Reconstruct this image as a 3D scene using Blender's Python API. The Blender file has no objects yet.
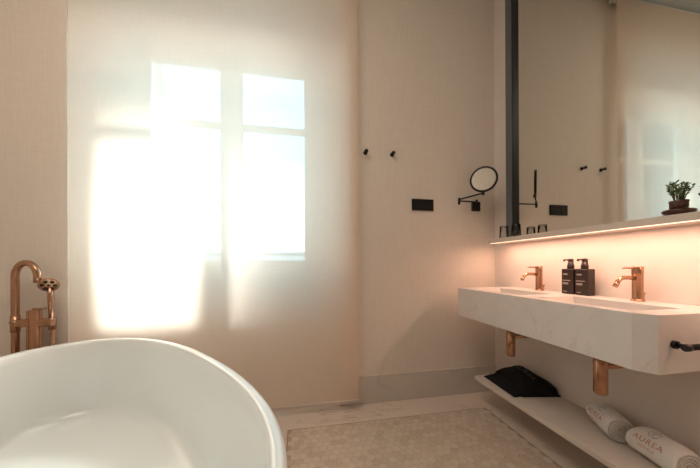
import bpy, bmesh, math, random
from mathutils import Vector, Matrix
random.seed(4)
C = bpy.context.scene.collection
PI = math.pi
W = 1.52; L = 1.875; CEIL = 3.30; EYE = 1.0

# ------------------------------------------------------------------ materials
def mat(name, col=(.8,.8,.8), rough=.5, metal=0, spec=.5, coat=0):
    m = bpy.data.materials.new(name); m.use_nodes = True
    b = m.node_tree.nodes['Principled BSDF']
    b.inputs['Base Color'].default_value = (*col, 1)
    b.inputs['Roughness'].default_value = rough
    b.inputs['Metallic'].default_value = metal
    b.inputs['Specular IOR Level'].default_value = spec
    b.inputs['Coat Weight'].default_value = coat
    return m
def nd(m, t, **k):
    n = m.node_tree.nodes.new(t)
    for a, v in k.items(): setattr(n, a, v)
    return n
def lk(m, a, b): m.node_tree.links.new(a, b)
def bs(m): return m.node_tree.nodes['Principled BSDF']
def ramp(m, fac, stops):
    r = nd(m, 'ShaderNodeValToRGB'); e = r.color_ramp.elements
    e[0].position, e[0].color = stops[0][0], (*stops[0][1], 1)
    e[1].position, e[1].color = stops[-1][0], (*stops[-1][1], 1)
    for p, c in stops[1:-1]:
        x = e.new(p); x.color = (*c, 1)
    lk(m, fac, r.inputs['Fac']); return r.outputs['Color']
def coords(m, scale=(1,1,1)):
    t = nd(m, 'ShaderNodeTexCoord'); mp = nd(m, 'ShaderNodeMapping')
    mp.inputs['Scale'].default_value = scale
    lk(m, t.outputs['Object'], mp.inputs['Vector']); return mp.outputs['Vector']
def noise(m, vec, scale, detail=3, rough=.5, dist=0):
    n = nd(m, 'ShaderNodeTexNoise'); n.inputs['Scale'].default_value = scale
    n.inputs['Detail'].default_value = detail; n.inputs['Roughness'].default_value = rough
    n.inputs['Distortion'].default_value = dist
    lk(m, vec, n.inputs['Vector']); return n.outputs['Fac']
def bump(m, h, strength=.2, dist=.01):
    b = nd(m, 'ShaderNodeBump'); b.inputs['Strength'].default_value = strength
    b.inputs['Distance'].default_value = dist
    lk(m, h, b.inputs['Height']); lk(m, b.outputs['Normal'], bs(m).inputs['Normal'])
def mixc(m, fac, a, b, mode='MIX'):
    x = nd(m, 'ShaderNodeMix', data_type='RGBA', blend_type=mode)
    if isinstance(fac, (int, float)): x.inputs['Factor'].default_value = fac
    else: lk(m, fac, x.inputs['Factor'])
    for i, v in (('A', a), ('B', b)):
        s = [q for q in x.inputs if q.name == i and q.type == 'RGBA'][0]
        if isinstance(v, tuple): s.default_value = (*v, 1)
        else: lk(m, v, s)
    return [q for q in x.outputs if q.type == 'RGBA'][0]
def weave(m, base, dark, amp=.5):
    n1 = noise(m, coords(m, (260, 260, 9)), 1, 2)
    n2 = noise(m, coords(m, (9, 9, 260)), 1, 2)
    mx = nd(m, 'ShaderNodeMath', operation='ADD'); lk(m, n1, mx.inputs[0]); lk(m, n2, mx.inputs[1])
    mh = nd(m, 'ShaderNodeMath', operation='MULTIPLY'); lk(m, mx.outputs[0], mh.inputs[0]); mh.inputs[1].default_value = .5
    return ramp(m, mh.outputs[0], [(.36, dark), (.62, base)]), mh.outputs[0]
def marble(name, base, vein, scale=2.2, rough=.25, w=.035, vein2=None):
    m = mat(name, base, rough)
    v = coords(m)
    n = noise(m, v, scale, 5, .55, 1.4)
    s = nd(m, 'ShaderNodeMath', operation='SUBTRACT'); lk(m, n, s.inputs[0]); s.inputs[1].default_value = .5
    a = nd(m, 'ShaderNodeMath', operation='ABSOLUTE'); lk(m, s.outputs[0], a.inputs[0])
    c = ramp(m, a.outputs[0], [(0, vein), (w*.35, tuple(.5*(x+y) for x, y in zip(base, vein))), (w, base)])
    cl = noise(m, v, scale*.8, 3)
    lo = tuple(x*.9 for x in base)
    c2 = mixc(m, ramp(m, cl, [(.45, (0,0,0)), (.62, (1,1,1))]), c, base)
    c3 = mixc(m, ramp(m, noise(m, v, scale*2.1, 4), [(.35, (1,1,1)), (.7, (0,0,0))]), c2, mixc(m, .5, c2, lo))
    lk(m, c3, bs(m).inputs['Base Color'])
    return m

M = {}
m = mat('linen_wallcovering', (.77,.68,.59), .85, spec=.2); c, h = weave(m, (.83,.745,.665), (.77,.685,.60))
lk(m, c, bs(m).inputs['Base Color']); bump(m, h, .12, .002); M['linen'] = m
M['plaster'] = marble('pale_wall_panel', (.80,.72,.665), (.77,.69,.635), 2.5, .45, .02)
m = mat('niche_plaster', (.80,.75,.70), .8); M['niche'] = m
m = mat('ceiling_paint', (.62,.66,.63), .8)
lk(m, ramp(m, noise(m, coords(m), 3, 2), [(0, (.58,.62,.59)), (1, (.66,.69,.66))]), bs(m).inputs['Base Color']); M['ceil'] = m
M['marble'] = marble('white_marble', (.76,.715,.68), (.66,.61,.57), 3.2, .35, .016)
M['base'] = marble('grey_marble_skirting', (.68,.61,.55), (.55,.49,.44), 1.7, .3, .02)
M['fmarble'] = marble('floor_marble', (.76,.65,.56), (.50,.36,.25), 1.5, .14, .010)
M['shelf'] = mat('shelf_stone', (.66,.58,.51), .45)
M['tub'] = mat('white_glazed_acrylic', (.82,.84,.82), .09, coat=.5)
M['tubout'] = mat('taupe_outer_shell', (.42,.34,.28), .35)
M['black'] = mat('black_metal', (.012,.012,.013), .4, .3)
M['greyface'] = mat('frame_reflection_grey', (.16,.175,.19), .4, .4)  # reflection on the mirror frame's front, put in as a grey colour
M['frame'] = mat('dark_anodised_frame', (.007,.007,.008), .45, 0)
m = mat('brushed_copper', (.56,.33,.20), .27, 1.0)
lk(m, ramp(m, noise(m, coords(m, (30,30,600)), 1, 2), [(.3, (.44,.245,.155)), (.7, (.56,.33,.215))]), bs(m).inputs['Base Color']); M['copper'] = m
M['mirror'] = mat('mirror_glass', (.80,.80,.76), .0, 1.0)
M['magmirror'] = mat('magnifying_glass_surface', (.9,.9,.88), .03, 1.0)
M['bottle'] = mat('dark_brown_bottle', (.030,.017,.012), .35)
M['ink'] = mat('pale_print', (.45,.38,.33), .6)
M['pot'] = mat('brown_glazed_pot', (.075,.022,.014), .28, coat=.4)
M['soil'] = mat('dark_soil', (.02,.014,.01), .9)
m = mat('succulent_leaf', (.12,.2,.08), .5); 
oi = nd(m, 'ShaderNodeNewGeometry'); lk(m, ramp(m, oi.outputs['Random Per Island'], [(0, (.035,.07,.02)), (.5, (.12,.20,.07)), (1, (.33,.40,.2))]), bs(m).inputs['Base Color']); M['leaf'] = m
M['stem'] = mat('green_stem', (.1,.11,.04), .7)
m = mat('white_terry_towel', (.80,.77,.74), .95, spec=.1); bump(m, noise(m, coords(m), 420, 3), .6, .004); M['towel'] = m
M['toweldark'] = mat('towel_print_grey', (.42,.38,.38), .9)
M['towelcop'] = mat('towel_print_copper', (.52,.24,.13), .9)
m = mat('black_cloth', (.010,.010,.011), .85, spec=.2); bump(m, noise(m, coords(m), 300, 2), .4, .002); M['cloth'] = m
M['clothprint'] = mat('grey_cloth_print', (.10,.10,.105), .8)
M['winframe'] = mat('white_painted_wood', (.84,.80,.76), .5)
M['shutter'] = mat('painted_shutter_wood', (.55,.46,.42), .7)
M['facade'] = mat('pale_render', (.62,.58,.52), .8); M['roof'] = mat('roof_tile', (.55,.42,.36), .8)
M['railing'] = mat('iron_railing', (.30,.28,.26), .6, .5)
M['street'] = mat('pale_ground', (.5,.48,.45), .9)
M['hinge'] = mat('hinge_brass', (.5,.42,.32), .4, .8)
M['grout'] = mat('mosaic_grout', (.50,.39,.30), .8)
M['inlay'] = mat('brass_inlay', (.30,.20,.12), .4, .6)
M['socket_dark'] = mat('socket_recess', (.003,.003,.003), .6)
# mosaic stones, each tile its own tone
m = mat('marble_mosaic', (.62,.52,.40), .33)
g = nd(m, 'ShaderNodeNewGeometry')
c1 = ramp(m, g.outputs['Random Per Island'], [(0, (.57,.455,.36)), (.4, (.64,.525,.42)), (.8, (.69,.58,.475)), (1, (.66,.56,.47))])
c2 = mixc(m, ramp(m, noise(m, coords(m), 30, 4), [(.4, (0,0,0)), (.75, (.5,.5,.5))]), c1, (.70,.63,.52))
lk(m, c2, bs(m).inputs['Base Color']); M['mosaic'] = m
# clear glass that lets direct light through
def glassmat(name, tint, fac):
    m = bpy.data.materials.new(name); m.use_nodes = True; nt = m.node_tree; nt.nodes.clear()
    o = nd(m, 'ShaderNodeOutputMaterial'); mx = nd(m, 'ShaderNodeMixShader'); t = nd(m, 'ShaderNodeBsdfTransparent')
    gl = nd(m, 'ShaderNodeBsdfGlossy'); gl.inputs['Roughness'].default_value = .02
    fr = nd(m, 'ShaderNodeLayerWeight'); fr.inputs['Blend'].default_value = fac
    t.inputs['Color'].default_value = (*tint, 1)
    lk(m, fr.outputs['Fresnel'], mx.inputs[0]); lk(m, t.outputs[0], mx.inputs[1]); lk(m, gl.outputs[0], mx.inputs[2]); lk(m, mx.outputs[0], o.inputs[0])
    return m
M['pane'] = glassmat('window_glass', (.93,.97,.97), .2)
M['tumbler'] = glassmat('tumbler_glass', (.93,.94,.93), .25)
# sheer woven screen fabric: part see-through, part scattering
m = bpy.data.materials.new('sheer_screen_fabric'); m.use_nodes = True; m.node_tree.nodes.clear()
o = nd(m, 'ShaderNodeOutputMaterial'); tr = nd(m, 'ShaderNodeBsdfTransparent'); tl = nd(m, 'ShaderNodeBsdfTranslucent'); df = nd(m, 'ShaderNodeBsdfDiffuse')
a = nd(m, 'ShaderNodeMixShader'); b = nd(m, 'ShaderNodeMixShader')
FAB = (.90,.77,.64)
wv, hh = weave(m, (.98,.83,.71), (.94,.785,.66))
lk(m, wv, tl.inputs['Color']); lk(m, wv, df.inputs['Color'])
tr.inputs['Color'].default_value = (.97,.96,.95,1)
a.inputs[0].default_value = .45; lk(m, tl.outputs[0], a.inputs[1]); lk(m, df.outputs[0], a.inputs[2])
b.inputs[0].default_value = .82; lk(m, tr.outputs[0], b.inputs[1]); lk(m, a.outputs[0], b.inputs[2]); lk(m, b.outputs[0], o.inputs[0]); M['sheer'] = m
m = bpy.data.materials.new('led_glow'); m.use_nodes = True; m.node_tree.nodes.clear()
o = nd(m, 'ShaderNodeOutputMaterial'); e = nd(m, 'ShaderNodeEmission'); e.inputs[0].default_value = (1,.66,.46,1); e.inputs[1].default_value = 2.5
lk(m, e.outputs[0], o.inputs[0]); M['led'] = m

# ------------------------------------------------------------------ helpers
def obj(name, bm, material, parent=None, smooth=False, bevel=0, seg=2, sub=0):
    me = bpy.data.meshes.new(name); bmesh.ops.recalc_face_normals(bm, faces=bm.faces[:]); bm.to_mesh(me); bm.free()
    mats = material if isinstance(material, (list, tuple)) else [material]
    for q in mats: me.materials.append(M[q])
    ob = bpy.data.objects.new(name, me); C.objects.link(ob)
    if parent:
        ob.parent = parent; ob.matrix_parent_inverse = Matrix.Translation(-parent.location) if parent.type == 'EMPTY' and parent.parent is None else Matrix()
    if smooth:
        for p in me.polygons: p.use_smooth = True
    if bevel:
        b = ob.modifiers.new('b', 'BEVEL'); b.width = bevel; b.segments = seg; b.limit_method = 'ANGLE'; b.angle_limit = math.radians(40)
    if sub:
        s = ob.modifiers.new('s', 'SUBSURF'); s.levels = sub; s.render_levels = sub
    return ob
def thing(name, label, cat, loc, group=None, kind=None):
    o = bpy.data.objects.new(name, None); C.objects.link(o); o.location = loc; o.empty_display_size = .05
    if label: o['label'] = label
    if cat: o['category'] = cat
    if group: o['group'] = group
    if kind: o['kind'] = kind
    return o
def tag(o, label, cat, group=None):
    o['label'] = label; o['category'] = cat
    if group: o['group'] = group
    return o
def struct(o, label=None, cat=None):
    o['kind'] = 'structure'
    if label: o['label'] = label
    if cat: o['category'] = cat
    return o
def B(): return bmesh.new()
def box(bm, x0, x1, y0, y1, z0, z1, mi=0):
    v = [bm.verts.new(p) for p in ((x0,y0,z0),(x1,y0,z0),(x1,y1,z0),(x0,y1,z0),(x0,y0,z1),(x1,y0,z1),(x1,y1,z1),(x0,y1,z1))]
    for f in ((0,3,2,1),(4,5,6,7),(0,1,5,4),(1,2,6,5),(2,3,7,6),(3,0,4,7)):
        q = bm.faces.new([v[i] for i in f]); q.material_index = mi
    return v
def cyl(bm, p0, p1, r0, r1=None, n=24, cap=True, mi=0):
    r1 = r0 if r1 is None else r1
    p0, p1 = Vector(p0), Vector(p1); d = (p1-p0).normalized()
    a = d.orthogonal().normalized(); b = d.cross(a)
    R = []
    for p, r in ((p0, r0), (p1, r1)):
        R.append([bm.verts.new(p + a*math.cos(2*PI*i/n)*r + b*math.sin(2*PI*i/n)*r) for i in range(n)])
    for i in range(n):
        f = bm.faces.new((R[0][i], R[0][(i+1)%n], R[1][(i+1)%n], R[1][i])); f.material_index = mi; f.smooth = True
    if cap:
        for r in R: f = bm.faces.new(r); f.material_index = mi
def tube(bm, pts, rad, n=16, cap=True):
    pts = [Vector(p) for p in pts]; rr = rad if isinstance(rad, list) else [rad]*len(pts)
    prev = None; rings = []
    for i, p in enumerate(pts):
        t = (pts[min(i+1, len(pts)-1)] - pts[max(i-1, 0)]).normalized()
        if prev is None: a = t.orthogonal().normalized()
        else: a = (prev - t*prev.dot(t)).normalized()
        prev = a; b = t.cross(a)
        rings.append([bm.verts.new(p + (a*math.cos(2*PI*k/n) + b*math.sin(2*PI*k/n))*rr[i]) for k in range(n)])
    for q, s in zip(rings, rings[1:]):
        for k in range(n):
            f = bm.faces.new((q[k], q[(k+1)%n], s[(k+1)%n], s[k])); f.smooth = True
    if cap: bm.faces.new(rings[0]); bm.faces.new(rings[-1])
def lathe(bm, prof, c, axis=(0,0,1), n=32, sx=1, sy=1):
    ax = Vector(axis).normalized(); a = ax.orthogonal().normalized() if abs(ax.z) < .99 else Vector((1,0,0)); b = ax.cross(a); c = Vector(c)
    rings = []
    for r, h in prof:
        if r < 1e-6: rings.append([bm.verts.new(c + ax*h)])
        else: rings.append([bm.verts.new(c + ax*h + a*math.cos(2*PI*i/n)*r*sx + b*math.sin(2*PI*i/n)*r*sy) for i in range(n)])
    for q, s in zip(rings, rings[1:]):
        for i in range(n):
            j = (i+1)%n
            if len(q) == 1 and len(s) == 1: break
            if len(q) == 1: f = bm.faces.new((q[0], s[i], s[j]))
            elif len(s) == 1: f = bm.faces.new((q[i], q[j], s[0]))
            else: f = bm.faces.new((q[i], q[j], s[j], s[i]))
            f.smooth = True
def textgeo(s, size, spacing=1.0):
    cu = bpy.data.curves.new('t', 'FONT'); cu.body = s; cu.size = size; cu.align_x = 'CENTER'; cu.align_y = 'CENTER'; cu.space_character = spacing; cu.resolution_u = 3
    o = bpy.data.objects.new('t', cu); C.objects.link(o); bpy.context.view_layer.update()
    me = bpy.data.meshes.new_from_object(o.evaluated_get(bpy.context.evaluated_depsgraph_get()))
    V = [v.co.copy() for v in me.vertices]; Fc = [list(p.vertices) for p in me.polygons]
    bpy.data.objects.remove(o); bpy.data.curves.remove(cu); bpy.data.meshes.remove(me)
    return V, Fc
def addmapped(bm, VF, fn, mi=0):
    vs = [bm.verts.new(fn(v)) for v in VF[0]]
    for f in VF[1]:
        try: q = bm.faces.new([vs[i] for i in f]); q.material_index = mi
        except ValueError: pass

# ------------------------------------------------------------------ room shell
XL, YR = -1.95, -2.1
NX0, NX1, ND = -1.375, .272, 2.26          # window niche
NB = 2.29
bm = B(); box(bm, XL-.1, W+.1, YR-.1, NB+.05, -.06, 0)
struct(obj('floor', bm, 'fmarble'))
bm = B(); box(bm, XL-.1, W+.1, YR-.1, NB+.05, CEIL, CEIL+.06)
struct(obj('ceiling', bm, 'ceil'))
bm = B(); box(bm, XL-.1, XL, YR-.1, NB+.05, 0, CEIL); struct(obj('wall_left', bm, 'linen'))
bm = B(); box(bm, XL, W, YR-.1, YR, 0, CEIL); struct(obj('wall_rear', bm, 'linen'))
bm = B(); box(bm, W, W+.1, YR-.1, NB+.05, 0, CEIL); struct(obj('wall_right', bm, 'plaster'))
# window wall: two piers flanking a deep niche, arched head, breast under the window
bm = B()
box(bm, XL, NX0, L, NB+.05, 0, CEIL); box(bm, NX1, W, L, NB+.05, 0, CEIL)
struct(obj('wall_back', bm, 'linen'))
WX0, WX1, WZ0, WZ1 = -1.25, .167, .93, 2.85      # window opening
bm = B()
box(bm, NX0, NX1, ND, NB+.05, 0, WZ0)
box(bm, NX0, WX0, ND, NB+.05, WZ0, CEIL); box(bm, WX1, NX1, ND, NB+.05, WZ0, CEIL)
box(bm, WX0, WX1, ND, NB+.05, WZ1, CEIL)
struct(obj('wall_niche', bm, 'niche'))
# segmental arch moulding over the window
bm = B(); n = 24; cx = (NX0+NX1)/2
def archz(x): return 3.12 - .15*((x-cx)/.84)**2*1.0
prev = None
for i in range(n+1):
    x = NX0 + (NX1-NX0)*i/n; z = archz(x)
    ring = [bm.verts.new(p) for p in ((x, L+.1, z), (x, ND+.02, z-.02), (x, ND+.02, CEIL), (x, L+.1, CEIL))]
    if prev:
        for k in range(4): bm.faces.new((prev[k], prev[(k+1)%4], ring[(k+1)%4], ring[k]))
    else: bm.faces.new(ring)
    prev = ring
bm.faces.new(prev); struct(obj('trim_1', bm, 'niche'))
# marble skirting
bm = B(); box(bm, NX1+.0, W-.001, L-.014, L+.001, 0, .20); struct(obj('baseboard_back', bm, 'base', bevel=.003))
bm = B(); box(bm, XL, NX0, L-.014, L+.001, 0, .20); struct(obj('baseboard_left', bm, 'base', bevel=.003))
bm = B(); box(bm, NX0+.001, NX1-.001, ND-.014, ND+.001, 0, .10); struct(obj('baseboard_niche', bm, 'winframe', bevel=.003))
# mosaic field with a thin inlaid line round it
MX0, MX1, MY0, MY1 = -.078, 1.252, YR+.4, 1.648
bm = B(); t = .0045
box(bm, MX0, MX1, MY0, MY1, 0, .0006, 1)
for a_ in ((MX0-t, MX0, MY0-t, MY1+t), (MX1, MX1+t, MY0-t, MY1+t), (MX0, MX1, MY1, MY1+t), (MX0, MX1, MY0-t, MY0)):
    box(bm, *a_, 0, .0015, 0)
struct(obj('trim_2', bm, ['inlay', 'grout']))
bm = B(); P = .043; R = P/math.sqrt(3)*.955; row = 0; y = MY0+P*.5
while y < MY1-.012:
    x = MX0 + P*.5 + (P/2 if row % 2 else 0)
    while x < MX1-.012:
        pts = []
        for k in range(6):
            an = PI/6 + k*PI/3
            pts.append((min(max(x+R*math.cos(an), MX0+.001), MX1-.001), min(max(y+R*math.sin(an), MY0+.001), MY1-.001)))
        if y > -.2:
            lo = [bm.verts.new((*p, .0022)) for p in pts]; bm.faces.new(lo)
        x += P
    y += P*math.sqrt(3)/2; row += 1
struct(obj('floor_mosaic', bm, 'mosaic'))

# ------------------------------------------------------------------ window
win = thing('window_1', 'white framed two-leaf casement window behind the sheer blind', 'window', (0,0,0), kind='structure')
bm = B(); f0, f1 = ND+.01, ND+.055
FX0, FX1, FZ0, FZ1 = WX0, WX1, .93, 2.85
box(bm, FX0, FX0+.05, f0, f1, FZ0, FZ1); box(bm, FX1-.05, FX1, f0, f1, FZ0, FZ1)
box(bm, FX0, FX1, f0, f1, FZ0, FZ0+.04); box(bm, FX0, FX1, f0, f1, 2.70, FZ1)
obj('window_frame', bm, 'winframe', win, bevel=.004)
bm = B(); box(bm, FX0-.03, FX1+.03, ND-.06, ND+.02, FZ0-.035, FZ0); obj('window_sill', bm, 'winframe', win, bevel=.006)
xm = -.54
for x0, x1 in ((FX0+.05, xm), (xm, FX1-.05)):
    bm = B(); a0, a1 = ND-.005, ND+.04; s = .085; z0, z1 = FZ0+.04, 2.70
    box(bm, x0, x0+s, a0, a1, z0, z1); box(bm, x1-s, x1, a0, a1, z0, z1)
    box(bm, x0, x1, a0, a1, z0, z0+.07); box(bm, x0, x1, a0, a1, 2.56, z1)
    box(bm, x0+s, x1-s, a0+.005, a1-.005, 2.085, 2.14)
    cs = obj('casement', bm, 'winframe', win, bevel=.003)
    bm = B(); box(bm, x0+s, x1-s, ND+.016, ND+.020, z0+.07, 2.56); obj('pane', bm, 'pane', cs)
for z in (1.07, 1.95, 2.62):
    bm = B(); cyl(bm, (FX1-.05, ND-.012, z-.04), (FX1-.05, ND-.012, z+.04), .008); obj('hinge', bm, 'hinge', win)
bm = B(); box(bm, xm-.012, xm+.012, ND-.02, ND-.004, 1.5, 1.62); tube(bm, [(xm, ND-.02, 1.57), (xm, ND-.045, 1.57), (xm, ND-.05, 1.48)], .007)
obj('window_handle', bm, 'hinge', win, smooth=False)
# architrave mouldings above the casements
bm = B(); box(bm, NX0+.03, NX1-.03, ND-.02, ND+.001, 2.86, 2.90)
struct(obj('trim_3', bm, 'winframe', bevel=.005))
# outside: shutter, balcony rail, far roofs
sh = thing('window_shutter', 'open wooden shutter leaf outside the left of the window', 'shutter', (-1.22, 2.36, .95))
bm = B(); sx = -1.235
for y0, y1, z0, z1 in ((2.38, 2.43, .95, 2.84), (2.66, 2.71, .95, 2.84), (2.43, 2.66, .95, 1.05), (2.43, 2.66, 2.74, 2.84), (2.43, 2.66, 1.85, 1.93)): box(bm, sx-.02, sx+.02, y0, y1, z0, z1)
obj('shutter_frame', bm, 'shutter', sh)
bm = B()
for z in [1.07+.05*i for i in range(33)]:
    if 1.82 < z < 1.95: continue
    v = box(bm, sx-.016, sx+.016, 2.43, 2.66, z, z+.008)
    for q in v:
        if q.co.x > sx: q.co.z += .03
obj('louvre', bm, 'shutter', sh)
rl = thing('balcony_railing', 'thin iron balcony railing just outside the window', 'railing', (-.54, 2.62, .3))
bm = B(); box(bm, -1.1, .25, 2.9, 2.93, 1.10, 1.125); obj('handrail', bm, 'railing', rl)
bm = B()
for i in range(12): box(bm, -1.08+.12*i, -1.068+.12*i, 2.91, 2.92, .3, 1.10)
box(bm, -1.1, .25, 2.9, 2.93, .3, .32); obj('baluster', bm, 'railing', rl)
for k, (x0, x1, y0, z1, lab) in enumerate(((-16, -6.5, 24, 1.9, 'low pale house far outside, seen through left pane of the window'), (-5.5, 3.5, 22, 1.55, 'low pale house far outside, seen through right pane of the window'))):
    h = thing('house', lab, 'house', ((x0+x1)/2, y0, -3))
    bm = B(); box(bm, x0, x1, y0, y0+6, -3, z1-.6); obj('wall', bm, 'facade', h)
    bm = B(); v = [bm.verts.new(p) for p in ((x0-.2,y0-.2,z1-.6),(x1+.2,y0-.2,z1-.6),(x1+.2,y0+6.2,z1-.6),(x0-.2,y0+6.2,z1-.6),(x0+.3,y0+3,z1+.7),(x1-.3,y0+3,z1+.7))]
    for f in ((0,1,5,4),(2,3,4,5),(1,2,5),(3,0,4),(0,3,2,1)): bm.faces.new([v[i] for i in f])
    obj('roof', bm, 'roof', h)
    for i in range(5):
        bm = B(); xx = x0+1+i*(x1-x0-2)/4.6; box(bm, xx, xx+.7, y0-.03, y0, z1-2.2, z1-1.0); obj('house_window', bm, 'railing', h)
bm = B(); box(bm, -60, 60, 4, 90, -3.1, -3.0); struct(obj('ground', bm, 'street'))

# ------------------------------------------------------------------ roller blind
BY = 1.80
bl = thing('roller_blind', 'floor-length sheer cream roller blind hanging in front of the window', 'blind', (-.46, BY, CEIL))
bm = B(); bx0, bx1 = -1.313, .39; nz = 40
g0 = [[bm.verts.new((bx0+(bx1-bx0)*i/30, BY, .068+(CEIL-.05-.068)*j/nz)) for i in range(31)] for j in range(nz+1)]
for j in range(nz):
    for i in range(30): bm.faces.new((g0[j][i], g0[j][i+1], g0[j+1][i+1], g0[j+1][i]))
obj('blind_fabric', bm, 'sheer', bl)
bm = B(); box(bm, bx0, bx1, BY-.008, BY+.008, .052, .072); obj('bottom_bar', bm, 'shelf', bl, bevel=.003)
bm = B(); cyl(bm, (bx0-.005, BY+.022, CEIL-.04), (bx1+.005, BY+.022, CEIL-.04), .024); obj('roller_tube', bm, 'sheer' if 0 else 'winframe', bl)
for x in (bx0-.02, bx1+.012):
    bm = B(); box(bm, x-.004, x+.006, BY-.02, BY+.05, CEIL-.075, CEIL); cyl(bm, (x-.006, BY+.015, CEIL-.05), (x+.012, BY+.015, CEIL-.05), .02)
    obj('bracket', bm, 'winframe', bl, bevel=.002)

# ------------------------------------------------------------------ bathtub
TC = Vector((-.7100, 1.0010)); TA = -.9099; TA_, TB_, TP = .9080, .4400, 2.30
def sel(sa, sb, z, n=96, p=TP):
    out = []
    for i in range(n):
        t = 2*PI*i/n; c_, s_ = math.cos(t), math.sin(t)
        x = sa*math.copysign(abs(c_)**(2/p), c_); y = sb*math.copysign(abs(s_)**(2/p), s_)
        out.append((TC.x + x*math.cos(TA) - y*math.sin(TA), TC.y + x*math.sin(TA) + y*math.cos(TA), z))
    return out
def loft(bm, rings, cap0=False, cap1=False, mi=0):
    R = [[bm.verts.new(p) for p in r] for r in rings]
    for q, s in zip(R, R[1:]):
        for i in range(len(q)):
            f = bm.faces.new((q[i], q[(i+1)%len(q)], s[(i+1)%len(s)], s[i])); f.smooth = True; f.material_index = mi
    if cap0: bm.faces.new(R[0]).material_index = mi
    if cap1: bm.faces.new(R[-1]).material_index = mi
tub = thing('bathtub', 'large white freestanding oval bathtub in the left foreground', 'bathtub', (TC.x, TC.y, 0))
a_, b_ = TA_, TB_
bm = B()
prof = [(-.006,.545),(-.001,.562),(-.001,.573),(-.005,.579),(-.012,.581),(-.026,.580),(-.033,.576),(-.038,.566),(-.044,.54),(-.052,.47),(-.062,.38),(-.072,.30),(-.080,.255),(-.092,.222),(-.112,.204),(-.14,.197),(-.20,.192),(-.27,.188),(-.37,.185)]
loft(bm, [sel(a_+d*1.15, b_+d, z) for d, z in prof], False, True)
obj('inner_basin', bm, 'tub', tub, smooth=True)
bm = B()
prof = [(-.14,0),(-.135,.01),(-.10,.12),(-.065,.25),(-.035,.38),(-.016,.49),(-.008,.546)]
loft(bm, [sel(a_+d*1.1, b_+d, z) for d, z in prof], True, False)
obj('outer_shell', bm, 'tubout', tub, smooth=True)

# ------------------------------------------------------------------ floor-standing bath tap
ty = 1.80
tp = thing('bath_tap', 'tall copper floor-standing bath tap with curved spout behind the tub', 'tap', (-1.48, ty, 0))
bm = B(); sx_ = -1.570
pts = [(sx_, ty, 0), (sx_, ty, .4), (sx_, ty, .75), (sx_, ty, .93)]
d = Vector((.95, -.30, 0)).normalized(); rr = .074; c0 = Vector((sx_, ty, .945)) + d*rr
for i in range(0, 15):
    an = PI - i*PI*1.0/14
    pts.append(tuple(c0 + d*math.cos(an)*rr + Vector((0,0,math.sin(an)*rr))))
e_ = Vector(pts[-1]); pts.append((e_.x, e_.y, e_.z-.035))
tube(bm, pts, .0165, 20); obj('spout', bm, 'copper', tp)
bm = B(); cyl(bm, (sx_, ty, .685), (sx_, ty, .695), .023); cyl(bm, (sx_, ty, .635), (sx_, ty, .725), .0195); obj('collar', bm, 'copper', tp)
bm = B(); box(bm, sx_-.006, -1.382, ty-.017, ty+.017, .660, .704); obj('crossbar', bm, 'copper', tp, bevel=.008, seg=4)
bm = B(); cyl(bm, (-1.475, ty, 0), (-1.475, ty, .755), .026, n=28); cyl(bm, (-1.508, ty, 0), (-1.508, ty, .75), .010); obj('valve_body', bm, 'copper', tp, bevel=.002)
bm = B(); box(bm, -1.485, -1.425, ty-.012, ty+.008, .757, .766); obj('lever', bm, 'copper', tp, bevel=.003)
bm = B(); cyl(bm, (-1.395, ty, 0), (-1.395, ty, .86), .0085); cyl(bm, (-1.395, ty, .64), (-1.395, ty, .71), .016); obj('riser', bm, 'copper', tp)
bm = B(); tube(bm, [(-1.400, ty, .70), (-1.400, ty-.005, .80), (-1.397, ty-.012, .88)], [.010, .012, .013]); obj('shower_handle', bm, 'copper', tp)
hc = Vector((-1.396, ty-.02, .897)); ha = Vector((.45, -.75, -.48)).normalized()
bm = B(); lathe(bm, [(0,-.026),(.018,-.025),(.034,-.014),(.043,0),(.043,.006),(.039,.009),(0,.009)], hc, ha, 28); hd = obj('shower_head', bm, 'copper', tp)
bm = B(); aa = ha.orthogonal().normalized(); bb = ha.cross(aa)
for k in range(6):
    q = hc + ha*.008 + (aa*math.cos(k*PI/3) + bb*math.sin(k*PI/3))*.025
    cyl(bm, q, q+ha*.003, .0088, n=12)
q = hc + ha*.008; cyl(bm, q, q+ha*.003, .006, n=12)
n_ = obj('nozzle_plate', bm, 'black'); n_.parent = hd
bm = B(); box(bm, -1.60, -1.365, ty-.035, ty+.035, 0, .006); obj('floor_plate', bm, 'copper', tp, bevel=.002)

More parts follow.
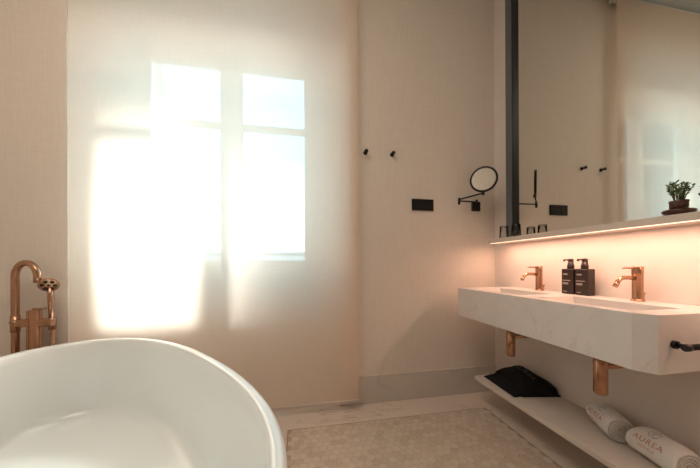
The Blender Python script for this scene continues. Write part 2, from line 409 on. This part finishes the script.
# ------------------------------------------------------------------ vanity
VX, VY1, VY0, VZ, VT = 1.094, 1.714, .657, .835, .193
bm = B()
xs = [VX, 1.150, 1.372, W-.001]; ys = [VY0, .735, 1.135, 1.235, 1.64, VY1]
def key(x, y): return (round(x,4), round(y,4))
vm = {}
def V_(x, y):
    k = key(x, y)
    if k not in vm: vm[k] = bm.verts.new((x, y, VZ))
    return vm[k]
for i in range(3):
    for j in range(5):
        if i == 1 and j in (1, 3): continue
        if i == 0 and j == 0:
            bm.faces.new((V_(1.125, VY0), V_(xs[1], ys[0]), V_(xs[1], ys[1]), V_(VX, ys[1]), V_(VX, .708))); continue
        bm.faces.new((V_(xs[i], ys[j]), V_(xs[i+1], ys[j]), V_(xs[i+1], ys[j+1]), V_(xs[i], ys[j+1])))
for j in (1, 3):   # sunk basins with sloping floors
    x0, x1, y0, y1 = xs[1], xs[2], ys[j], ys[j+1]
    top = [V_(x0,y0), V_(x1,y0), V_(x1,y1), V_(x0,y1)]
    lo = [bm.verts.new(p) for p in ((x0+.02,y0+.02,VZ-.07),(x1-.012,y0+.02,VZ-.085),(x1-.012,y1-.02,VZ-.085),(x0+.02,y1-.02,VZ-.07))]
    for k in range(4): bm.faces.new((top[k], top[(k+1)%4], lo[(k+1)%4], lo[k]))
    bm.faces.new(lo)
out = [(VX,.708),(1.125,VY0),(xs[1],VY0),(xs[2],VY0),(xs[3],VY0)] + [(xs[3], y) for y in ys[1:]] + [(xs[2],VY1),(xs[1],VY1),(VX,VY1)] + [(VX, y) for y in (1.64,1.235,1.135,.735)]
tv = [V_(*p) for p in out]; bv = [bm.verts.new((p[0], p[1], VZ-VT)) for p in out]
for k in range(len(out)): bm.faces.new((tv[k], tv[(k+1)%len(out)], bv[(k+1)%len(out)], bv[k]))
bm.faces.new(bv)
tag(obj('washbasin_counter', bm, 'marble', bevel=.002), 'thick white marble double washbasin counter mounted on the right wall', 'washbasin')
# taps
def basin_tap(y, lab):
    x = 1.462
    t = thing('basin_tap', lab, 'tap', (x, y, VZ), 'copper taps on the washbasin counter')
    bm = B(); lathe(bm, [(0,0),(.024,0),(.024,.004),(.0195,.006),(.0185,.010),(.0185,.115),(.0195,.117),(.0195,.150),(.0185,.152),(0,.152)], (x,y,VZ+.0005), n=32); obj('tap_body', bm, 'copper', t)
    bm = B(); tube(bm, [(x-.012,y,VZ+.100),(x-.05,y,VZ+.104),(x-.080,y,VZ+.104),(x-.096,y,VZ+.100),(x-.108,y,VZ+.090),(x-.117,y,VZ+.076)], .0088, 16); s = obj('spout', bm, 'copper', t)
    bm = B(); cyl(bm, (x-.114,y,VZ+.082), (x-.124,y,VZ+.066), .0098); a = obj('aerator', bm, 'copper'); a.parent = s
    bm = B(); cyl(bm, (x-.012,y,VZ+.1445), (x-.070,y,VZ+.1465), .0045); box(bm, x-.080,x-.03,y-.005,y+.005,VZ+.1425,VZ+.1485); obj('lever', bm, 'copper', t, bevel=.0015)
    bm = B(); cyl(bm, (x+.034,y,VZ), (x+.034,y,VZ+.030), .0028); cyl(bm, (x+.034,y,VZ+.028), (x+.034,y,VZ+.037), .0055); obj('drain_rod', bm, 'copper', t)
basin_tap(1.420, 'copper basin tap on the far basin, left of the dark soap bottles')
basin_tap(.925, 'copper basin tap on the near basin, right of the dark soap bottles')
# soap bottles
def bottle(y, x, lab):
    z = VZ+.0005
    t = thing('soap_bottle', lab, 'bottle', (x, y, z), 'dark pump bottles between the taps')
    bm = B(); box(bm, x-.024, x+.024, y-.034, y+.034, z, z+.138); obj('bottle_body', bm, 'bottle', t, bevel=.006, seg=4)
    bm = B(); lathe(bm, [(0,0),(.013,0),(.016,.002),(.0165,.022),(.0135,.026),(.0135,.040),(.006,.042),(.006,.05),(0,.05)], (x,y,z+.136), n=24); obj('collar', bm, 'bottle', t)
    bm = B(); lathe(bm, [(0,.0),(.0125,.0),(.0135,.003),(.0135,.014),(0,.016)], (x,y,z+.177), n=24)
    box(bm, x-.043, x-.005, y-.0045, y+.0045, z+.183, z+.190); box(bm, x-.046, x-.040, y-.004, y+.004, z+.178, z+.188)
    obj('pump', bm, 'bottle', t, bevel=.001)
    fx = x-.0246
    for zz, hw, hh, off in ((.108,.012,.0035,.010),(.074,.022,.0022,.004),(.060,.016,.0028,.009),(.054,.015,.002,.010),(.014,.010,.0018,.012)):
        bm = B(); box(bm, fx-.0003, fx+.0007, y+off-hw, y+off+hw, z+zz-hh, z+zz+hh); obj('printed_line', bm, 'ink', t)
bottle(1.222, 1.463, 'dark brown pump bottle on the counter, nearer the far tap')
bottle(1.148, 1.463, 'dark brown pump bottle on the counter, nearer the near tap')
# bottle traps
def trap(y, x, lab):
    t = thing('bottle_trap', lab, 'pipe', (x, y, VZ-VT), 'copper bottle traps under the counter')
    bm = B(); lathe(bm, [(0,-.203),(.020,-.203),(.0245,-.196),(.0245,-.055),(.0225,-.053),(.0225,-.001),(0,-.001)], (x,y,VZ-VT+.0), n=32); z0 = VZ-VT
    obj('trap_cup', bm, 'copper', t)
    bm = B(); cyl(bm, (x+.015, y, z0-.086), (W-.002, y, z0-.086), .014); cyl(bm, (W-.010, y, z0-.086), (W-.0005, y, z0-.086), .03); obj('waste_arm', bm, 'copper', t)
trap(1.425, 1.262, 'copper bottle trap under the far basin, above the black cloth bag')
trap(.932, 1.268, 'copper bottle trap under the near basin, above the rolled towels')
# towel rail on the near end of the counter
tr_ = thing('towel_rail', 'black towel rail on the near end of the marble counter', 'rail', (1.184, VY0, .738))
bm = B(); cyl(bm, (1.184, VY0, .738), (1.184, VY0-.010, .738), .013); cyl(bm, (1.184, VY0-.01, .738), (1.184, VY0-.038, .738), .0075); obj('post', bm, 'black', tr_)
bm = B(); cyl(bm, (1.44, VY0, .738), (1.44, VY0-.010, .738), .013); cyl(bm, (1.44, VY0-.01, .738), (1.44, VY0-.038, .738), .0075); obj('post', bm, 'black', tr_)
bm = B(); cyl(bm, (1.172, VY0-.036, .738), (1.46, VY0-.036, .738), .0095); obj('bar', bm, 'black', tr_)
bm = B(); cyl(bm, (1.166, VY0-.036, .738), (1.184, VY0-.036, .738), .0115); obj('end_cap', bm, 'frame', tr_, bevel=.002)

# ------------------------------------------------------------------ lower shelf
bm = B(); box(bm, 1.209, W-.001, .50, 1.700, .182, .210)
tag(obj('wall_shelf', bm, 'shelf', bevel=.003), 'long low stone shelf on the right wall under the counter', 'shelf')
# ------------------------------------------------------------------ mirror shelf, LED, mirror
ls = thing('mirror_shelf', 'long narrow pale shelf along the bottom edge of the wall mirror', 'shelf', (W, 1.0, 1.152))
bm = B(); box(bm, 1.372, W-.001, .20, 1.757, 1.153, 1.183); obj('shelf_board', bm, 'shelf', ls, bevel=.002)
bm = B(); box(bm, 1.376, 1.384, .22, 1.74, 1.1505, 1.153); obj('light_strip', bm, 'led', ls)
mr = thing('wall_mirror', 'large wall mirror with dark metal edge above the washbasin counter', 'mirror', (W, 1.0, 1.183))
bm = B(); box(bm, W-.008, W-.001, .20, 1.66, 1.184, 3.05); obj('mirror_glass', bm, 'mirror', mr)
bm = B(); box(bm, W-.036, W-.001, 1.654, 1.712, 1.184, 3.06); obj('mirror_frame', bm, 'frame', mr, bevel=.001)
bm = B(); box(bm, W-.0385, W-.0355, 1.656, 1.712, 1.184, 3.06); obj('frame_face', bm, 'greyface', mr)
# tumblers, upside down
for (x, y, lab) in ((1.402, 1.640, 'clear upturned glass tumbler on mirror shelf, nearer the window wall'), (1.409, 1.540, 'clear upturned glass tumbler on mirror shelf, in front of dark mirror edge')):
    bm = B(); lathe(bm, [(.027,0),(.0285,.002),(.0262,.080),(.024,.083),(0,.083),(0,.076),(.022,.074),(.0255,.010),(.0262,0),(.027,0)], (x,y,1.1835), n=32)
    o = tag(obj('glass_tumbler', bm, 'tumbler', smooth=True), lab, 'glass', 'tumblers on the mirror shelf')

# ------------------------------------------------------------------ magnifying mirror
mg = thing('magnifying_mirror', 'round black-rimmed magnifying mirror on a folding wall arm', 'mirror', (1.345, L, 1.455))
bm = B(); box(bm, 1.312, 1.378, L-.022, L, 1.415, 1.487); obj('wall_plate', bm, 'black', mg, bevel=.003)
bm = B(); cyl(bm, (1.345, L-.022, 1.475), (1.345, L-.022, 1.500), .008); tube(bm, [(1.345, L-.030, 1.482), (1.173, 1.821, 1.478)], .0055); obj('arm', bm, 'black', mg)
bm = B(); cyl(bm, (1.173, 1.819, 1.440+.01), (1.173, 1.819, 1.500), .0085); tube(bm, [(1.173, 1.819, 1.488), (1.295, 1.712, 1.514)], .0055); obj('arm', bm, 'black', mg)
dc = Vector((1.2935, 1.705, 1.611)); dn = Vector((-.698, -.716, -.015)).normalized()
bm = B(); cyl(bm, (1.295, 1.712, 1.500), (1.295, 1.712, 1.522), .010); obj('pivot', bm, 'black', mg)
bm = B(); lathe(bm, [(.0785,.006),(.0915,.006),(.0925,.002),(.0925,-.006),(.088,-.010),(0,-.010)], dc, dn, 56); obj('mirror_rim', bm, 'black', mg, bevel=.001)
bm = B(); lathe(bm, [(0,.003),(.081,.004)], dc, dn, 56); obj('mirror_disc', bm, 'magmirror', mg)
# socket
so = thing('wall_socket', 'black double socket plate on the window wall', 'socket', (.903, L, 1.448))
bm = B(); box(bm, .817, .990, L-.010, L, 1.406, 1.492); obj('socket_plate', bm, 'black', so, bevel=.002)
for x in (.862, .945):
    bm = B(); lathe(bm, [(.027,.0),(.027,.002),(.022,.002),(.0215,-.006),(0,-.006)], (x, L-.0105, 1.449), (0,-1,0), 28)
    for dx in (-.009, .009): cyl(bm, (x+dx, L-.009, 1.449), (x+dx, L-.003, 1.449), .003, n=8)
    obj('socket_insert', bm, 'socket_dark', so)
# hooks
for x, lab in ((.462, 'small black round wall hook, the one nearer the blind'), (.664, 'small black round wall hook, the one nearer the magnifying mirror')):
    h = thing('wall_hook', lab, 'hook', (x, L, 1.812), 'black hooks on the window wall')
    bm = B(); cyl(bm, (x, L, 1.812), (x, L-.005, 1.812), .015); obj('hook_base', bm, 'black', h)
    bm = B(); lathe(bm, [(0,0),(.0075,0),(.0075,.026),(.013,.028),(.0135,.034),(.011,.036),(0,.036)], (x, L-.004, 1.812), (0,-1,0), 20); obj('hook_peg', bm, 'black', h)

# ------------------------------------------------------------------ plant
px_, py_, pz_ = 1.424, .773, 1.1835
pt = thing('potted_plant', 'small leafy green succulent in a dark brown pot on the mirror shelf', 'plant', (px_, py_, pz_))
bm = B(); lathe(bm, [(0,0),(.022,0),(.034,.003),(.042,.010),(.0445,.017),(.042,.021),(.034,.024),(.022,.023),(0,.022)], (px_,py_,pz_), n=40); obj('dish', bm, 'pot', pt)
bm = B(); lathe(bm, [(0,.022),(.020,.022),(.0245,.026),(.0255,.048),(.027,.056),(.024,.057),(.0225,.050),(0,.050)], (px_,py_,pz_), n=32, sx=.95); obj('pot', bm, 'pot', pt)
bm = B(); lathe(bm, [(.0225,.0505),(0,.053)], (px_,py_,pz_), n=20); obj('soil', bm, 'soil', pt)
bs_ = B(); bl_ = B()
for k in range(13):
    an = k*2.399; lean = (.10 + .9*(k/13))*.9; hgt = .064 + random.random()*.026 - .018*(k/13)
    p0 = Vector((px_+.010*math.cos(an), py_+.010*math.sin(an), pz_+.050))
    d1 = Vector((math.cos(an)*lean*.52, math.sin(an)*lean*.62, 1)).normalized()
    tip = p0 + d1*hgt; mid = p0 + Vector((0,0,hgt*.55)) + (d1*hgt - Vector((0,0,hgt)))*.4
    tip.x = min(tip.x, W-.03)
    tube(bs_, [p0, mid, tip], [.002,.0017,.0012], 6)
    for q in range(9):
        t_ = .35+.65*q/8; c_ = p0.lerp(mid, min(1,t_*2)) if t_ < .5 else mid.lerp(tip, t_*2-1)
        a2 = q*2.4+k; ld = Vector((math.cos(a2), math.sin(a2), .55+.5*t_)).normalized(); ll = .0145+.005*random.random()
        sd = ld.cross(Vector((0,0,1))).normalized(); up = sd.cross(ld)
        vs = [bl_.verts.new(w_) for w_ in (c_, c_+ld*ll*.55+sd*.0052, c_+ld*ll, c_+ld*ll*.55-sd*.0052, c_+ld*ll*.55+up*.002, c_+ld*ll*.5-up*.0015)]
        for f in ((0,1,4),(1,2,4),(2,3,4),(3,0,4),(1,0,5),(2,1,5),(3,2,5),(0,3,5)): bl_.faces.new([vs[i] for i in f])
obj('stem', bs_, 'stem', pt); obj('foliage', bl_, 'leaf', pt, smooth=True)

# ------------------------------------------------------------------ towels
def towel(p0, p1, r, lab, ang, tang, off=.5):
    p0, p1 = Vector(p0), Vector(p1); ax = (p1-p0).normalized(); ln = (p1-p0).length
    side = Vector((0,0,1)).cross(ax).normalized()        # horizontal, perpendicular
    if side.x > 0: side = -side                           # towards the room
    up = Vector((0,0,1))
    t = thing('rolled_towel', lab, 'towel', ((p0.x+p1.x)/2, (p0.y+p1.y)/2, .2105), 'rolled white towels on the low shelf')
    cz = lambda: 0
    def pos(l, rad, an):   # an=0 -> towards the room, 90deg -> up
        s = 1.0
        e = min(l, ln-l)
        if e < .035: s = 1 - .10*(1-e/.035)**2
        if l < ln*.35: s *= 1 - .10*((ln*.35-l)/(ln*.35))**2
        wob = 1 + .02*math.sin(3*an+l*30) + .012*math.sin(5*an-l*55)
        c = p0 + ax*l - up*(r*(1-s))
        q = c + (side*math.cos(an) + up*math.sin(an))*rad*s*wob
        q.z = max(q.z, .211); q.x = min(q.x, W-.004)
        return q
    bm = B(); turns = 4.2; N = int(turns*30); pitch = (r-.010)/turns; nl = 18; prev = None
    for i in range(N+1):
        th = i/30*2*PI; ro = .010 + pitch*(i/30); ri = max(.002, ro - pitch*.62)
        jit = .0016*math.sin(i*1.7)
        ring = []
        for j in range(nl+1): ring.append(bm.verts.new(pos(ln*j/nl + (jit if j in (0, nl) else 0), ro, th+ang)))
        for j in range(nl, -1, -1): ring.append(bm.verts.new(pos(ln*j/nl, ri, th+ang)))
        if prev:
            m_ = len(ring)
            for j in range(m_):
                f = bm.faces.new((prev[j], prev[(j+1)%m_], ring[(j+1)%m_], ring[j])); f.smooth = True
        else: bm.faces.new(ring)
        prev = ring
    bm.faces.new(prev)
    obj('towel_roll', bm, 'towel', t)
    bm = B()
    def mp(c_l, c_a, flip=1):
        def fn(v): return pos(c_l + v.x, r+.0022, c_a + v.y/r)
        return fn
    addmapped(bm, textgeo('AUREA', .030, 1.15), mp(ln*off, tang)); 
    addmapped(bm, textgeo('HOTELS', .015, 1.15), mp(ln*off, tang-.025/r))
    obj('towel_lettering', bm, 'towelcop', t)
    bm = B()
    def arc(cx_, cy_, ra, rb, a0, a1, w=.0022, rot=0):
        pr = None; nn = 28
        for i in range(nn+1):
            a2 = a0+(a1-a0)*i/nn
            pp = []
            for k in (-1, 1):
                x_ = math.cos(a2)*(ra+k*w/2); y_ = math.sin(a2)*(rb+k*w/2)
                pp.append(Vector((cx_+x_*math.cos(rot)-y_*math.sin(rot), cy_+x_*math.sin(rot)+y_*math.cos(rot), 0)))
            q = [bm.verts.new(mp(ln*off, tang+.040/r)(v)) for v in pp]
            if pr: bm.faces.new((pr[0], pr[1], q[1], q[0]))
            pr = q
    arc(0, 0, .019, .016, .3, 2*PI-.5); arc(.006, .001, .010, .013, 1.2, 2*PI-.2); arc(.004, -.004, .017, .007, 0, PI, rot=.5)
    obj('towel_emblem', bm, 'toweldark', t)
RT = .060
towel((1.450, 1.085, .211+RT), (1.370, .930, .211+RT), RT, 'rolled white towel with copper lettering, nearer the black bag', 2.2, .42, .56)
towel((1.395, .890, .211+RT), (1.362, .715, .211+RT), RT, 'rolled white towel with copper lettering, nearest the camera on the low shelf', 1.2, .55)

# ------------------------------------------------------------------ black cloth bags
def pad(name_parent, corners, z0, hgt, seed, n=14, droop=0):
    """soft pillow on a quadrilateral plan: corners in order"""
    rnd = random.Random(seed); bm = B(); c = [Vector(q) for q in corners]
    def P(u, v): return (c[0]*(1-u)+c[1]*u)*(1-v) + (c[3]*(1-u)+c[2]*u)*v
    top = []; bot = []
    ph = rnd.random()*6
    for j in range(n+1):
        rt, rb_ = [], []
        for i in range(n+1):
            u, v = i/n, j/n; p = P(u, v); e = min(u, 1-u, v, 1-v)
            prof = (max(0, math.sin(PI*u))*max(0, math.sin(PI*v)))**.32
            wr = .10*math.sin(9*u+5*v+ph) + .07*math.sin(17*v-8*u+ph*2)
            h_ = hgt*prof*(1+wr*prof)*(1-droop+2*droop*u)
            rt.append(bm.verts.new((p.x, p.y, z0+p.z+.006+h_)))
            rb_.append(bm.verts.new((p.x, p.y, z0+p.z)))
        top.append(rt); bot.append(rb_)
    for j in range(n):
        for i in range(n):
            f = bm.faces.new((top[j][i], top[j][i+1], top[j+1][i+1], top[j+1][i])); f.smooth = True
            f = bm.faces.new((bot[j][i], bot[j+1][i], bot[j+1][i+1], bot[j][i+1])); f.smooth = True
    for i in range(n):
        bm.faces.new((top[0][i], bot[0][i], bot[0][i+1], top[0][i+1])); bm.faces.new((top[n][i], top[n][i+1], bot[n][i+1], bot[n][i]))
        bm.faces.new((top[i][0], top[i+1][0], bot[i+1][0], bot[i][0])); bm.faces.new((top[i][n], bot[i][n], bot[i+1][n], top[i+1][n]))
    return bm, top
bg = thing('cloth_bag', 'black cloth bag with faint grey print lying on the low shelf', 'bag', (1.39, 1.5, .2105))
bm, top = pad(None, [(1.262,1.668,0),(1.238,1.372,0),(1.375,1.375,0),(1.500,1.66,0)], .2108, .035, 3)
obj('bag_flap', bm, 'cloth', bg)
bm, top = pad(None, [(1.350,1.68,.0),(1.285,1.365,.0),(1.513,1.325,.0),(1.514,1.65,.0)], .2108, .100, 8, 20, .12)
bag = obj('bag_body', bm, 'cloth', bg)
# print laid on the bag's sloping face
import mathutils
bag_me = bag.data
bvh = mathutils.bvhtree.BVHTree.FromPolygons([v.co.copy() for v in bag_me.vertices], [list(p.vertices) for p in bag_me.polygons])
bm = B()
def on_bag(v):
    y_ = 1.465 - v.x; x_ = 1.400 + v.y
    h_ = bvh.ray_cast(Vector((x_, y_, 1)), Vector((0,0,-1)))
    z_ = h_[0].z if h_[0] else .28
    return Vector((x_, y_, z_+.0025))
addmapped(bm, textgeo('AUREA', .045, 1.1), on_bag); obj('bag_print', bm, 'clothprint', bg)

# ------------------------------------------------------------------ light
def light(kind, name, loc, energy, col, rot=None, target=None, **k):
    l = bpy.data.lights.new(name, kind); l.energy = energy; l.color = col
    for a, v in k.items(): setattr(l, a, v)
    o = bpy.data.objects.new(name, l); C.objects.link(o); o.location = loc
    if target is not None: o.rotation_euler = (Vector(target)-Vector(loc)).to_track_quat('-Z', 'Y').to_euler()
    elif rot: o.rotation_euler = rot
    return o
# spot lamp added just outside, standing in for sun through the left leaf
sd = Vector((-.04, -.50, -.41)).normalized()
tgt = Vector((-.93, 1.8, 1.10)); src = tgt - sd*3.4
light('SPOT', 'sun_stand_in_spot', src, 4700, (1,.97,.94), target=tgt, spot_size=math.radians(20), spot_blend=1.0, shadow_soft_size=.36)
light('AREA', 'shelf_led', (1.405, .98, 1.147), 4.8, (1,.575,.41), rot=(0,0,0), shape='RECTANGLE', size=.04, size_y=1.50)
light('AREA', 'ceiling_fill', (-.7, .35, CEIL-.03), 26, (1,.86,.72), rot=(0,0,0), shape='RECTANGLE', size=1.4, size_y=1.2)  # unseen area lamp added under the ceiling as interior fill

w = bpy.data.worlds.new('sky'); bpy.context.scene.world = w; w.use_nodes = True; nt = w.node_tree
bg_ = nt.nodes['Background']; tc = nt.nodes.new('ShaderNodeTexCoord'); sp = nt.nodes.new('ShaderNodeSeparateXYZ'); rp = nt.nodes.new('ShaderNodeValToRGB')
nt.links.new(tc.outputs['Generated'], sp.inputs[0]); nt.links.new(sp.outputs['Z'], rp.inputs[0]); nt.links.new(rp.outputs[0], bg_.inputs[0])
e = rp.color_ramp.elements; e[0].position = .0; e[0].color = (1,.97,.93,1); e[1].position = .75; e[1].color = (.25,.62,.85,1)
x_ = e.new(.18); x_.color = (.95,1,1,1); x_ = e.new(.36); x_.color = (.20,.58,.78,1)
bg_.inputs[1].default_value = 8.2

# ------------------------------------------------------------------ camera
cd = bpy.data.cameras.new('camera'); cam = bpy.data.objects.new('camera', cd); C.objects.link(cam)
cd.sensor_width = 36; cd.sensor_fit = 'HORIZONTAL'; cd.lens = 266/700*36; cd.shift_y = 30.9/700; cd.clip_start = .02; cd.clip_end = 300
cam.matrix_world = Matrix.Translation((0,0,EYE)) @ Matrix.Rotation(math.radians(-10.45), 4, 'Z') @ Matrix.Rotation(PI/2, 4, 'X') @ Matrix.Rotation(-.0045, 4, 'Z')
sc = bpy.context.scene; sc.camera = cam
sc.view_settings.view_transform = 'Standard'; sc.view_settings.look = 'None'; sc.view_settings.exposure = 0
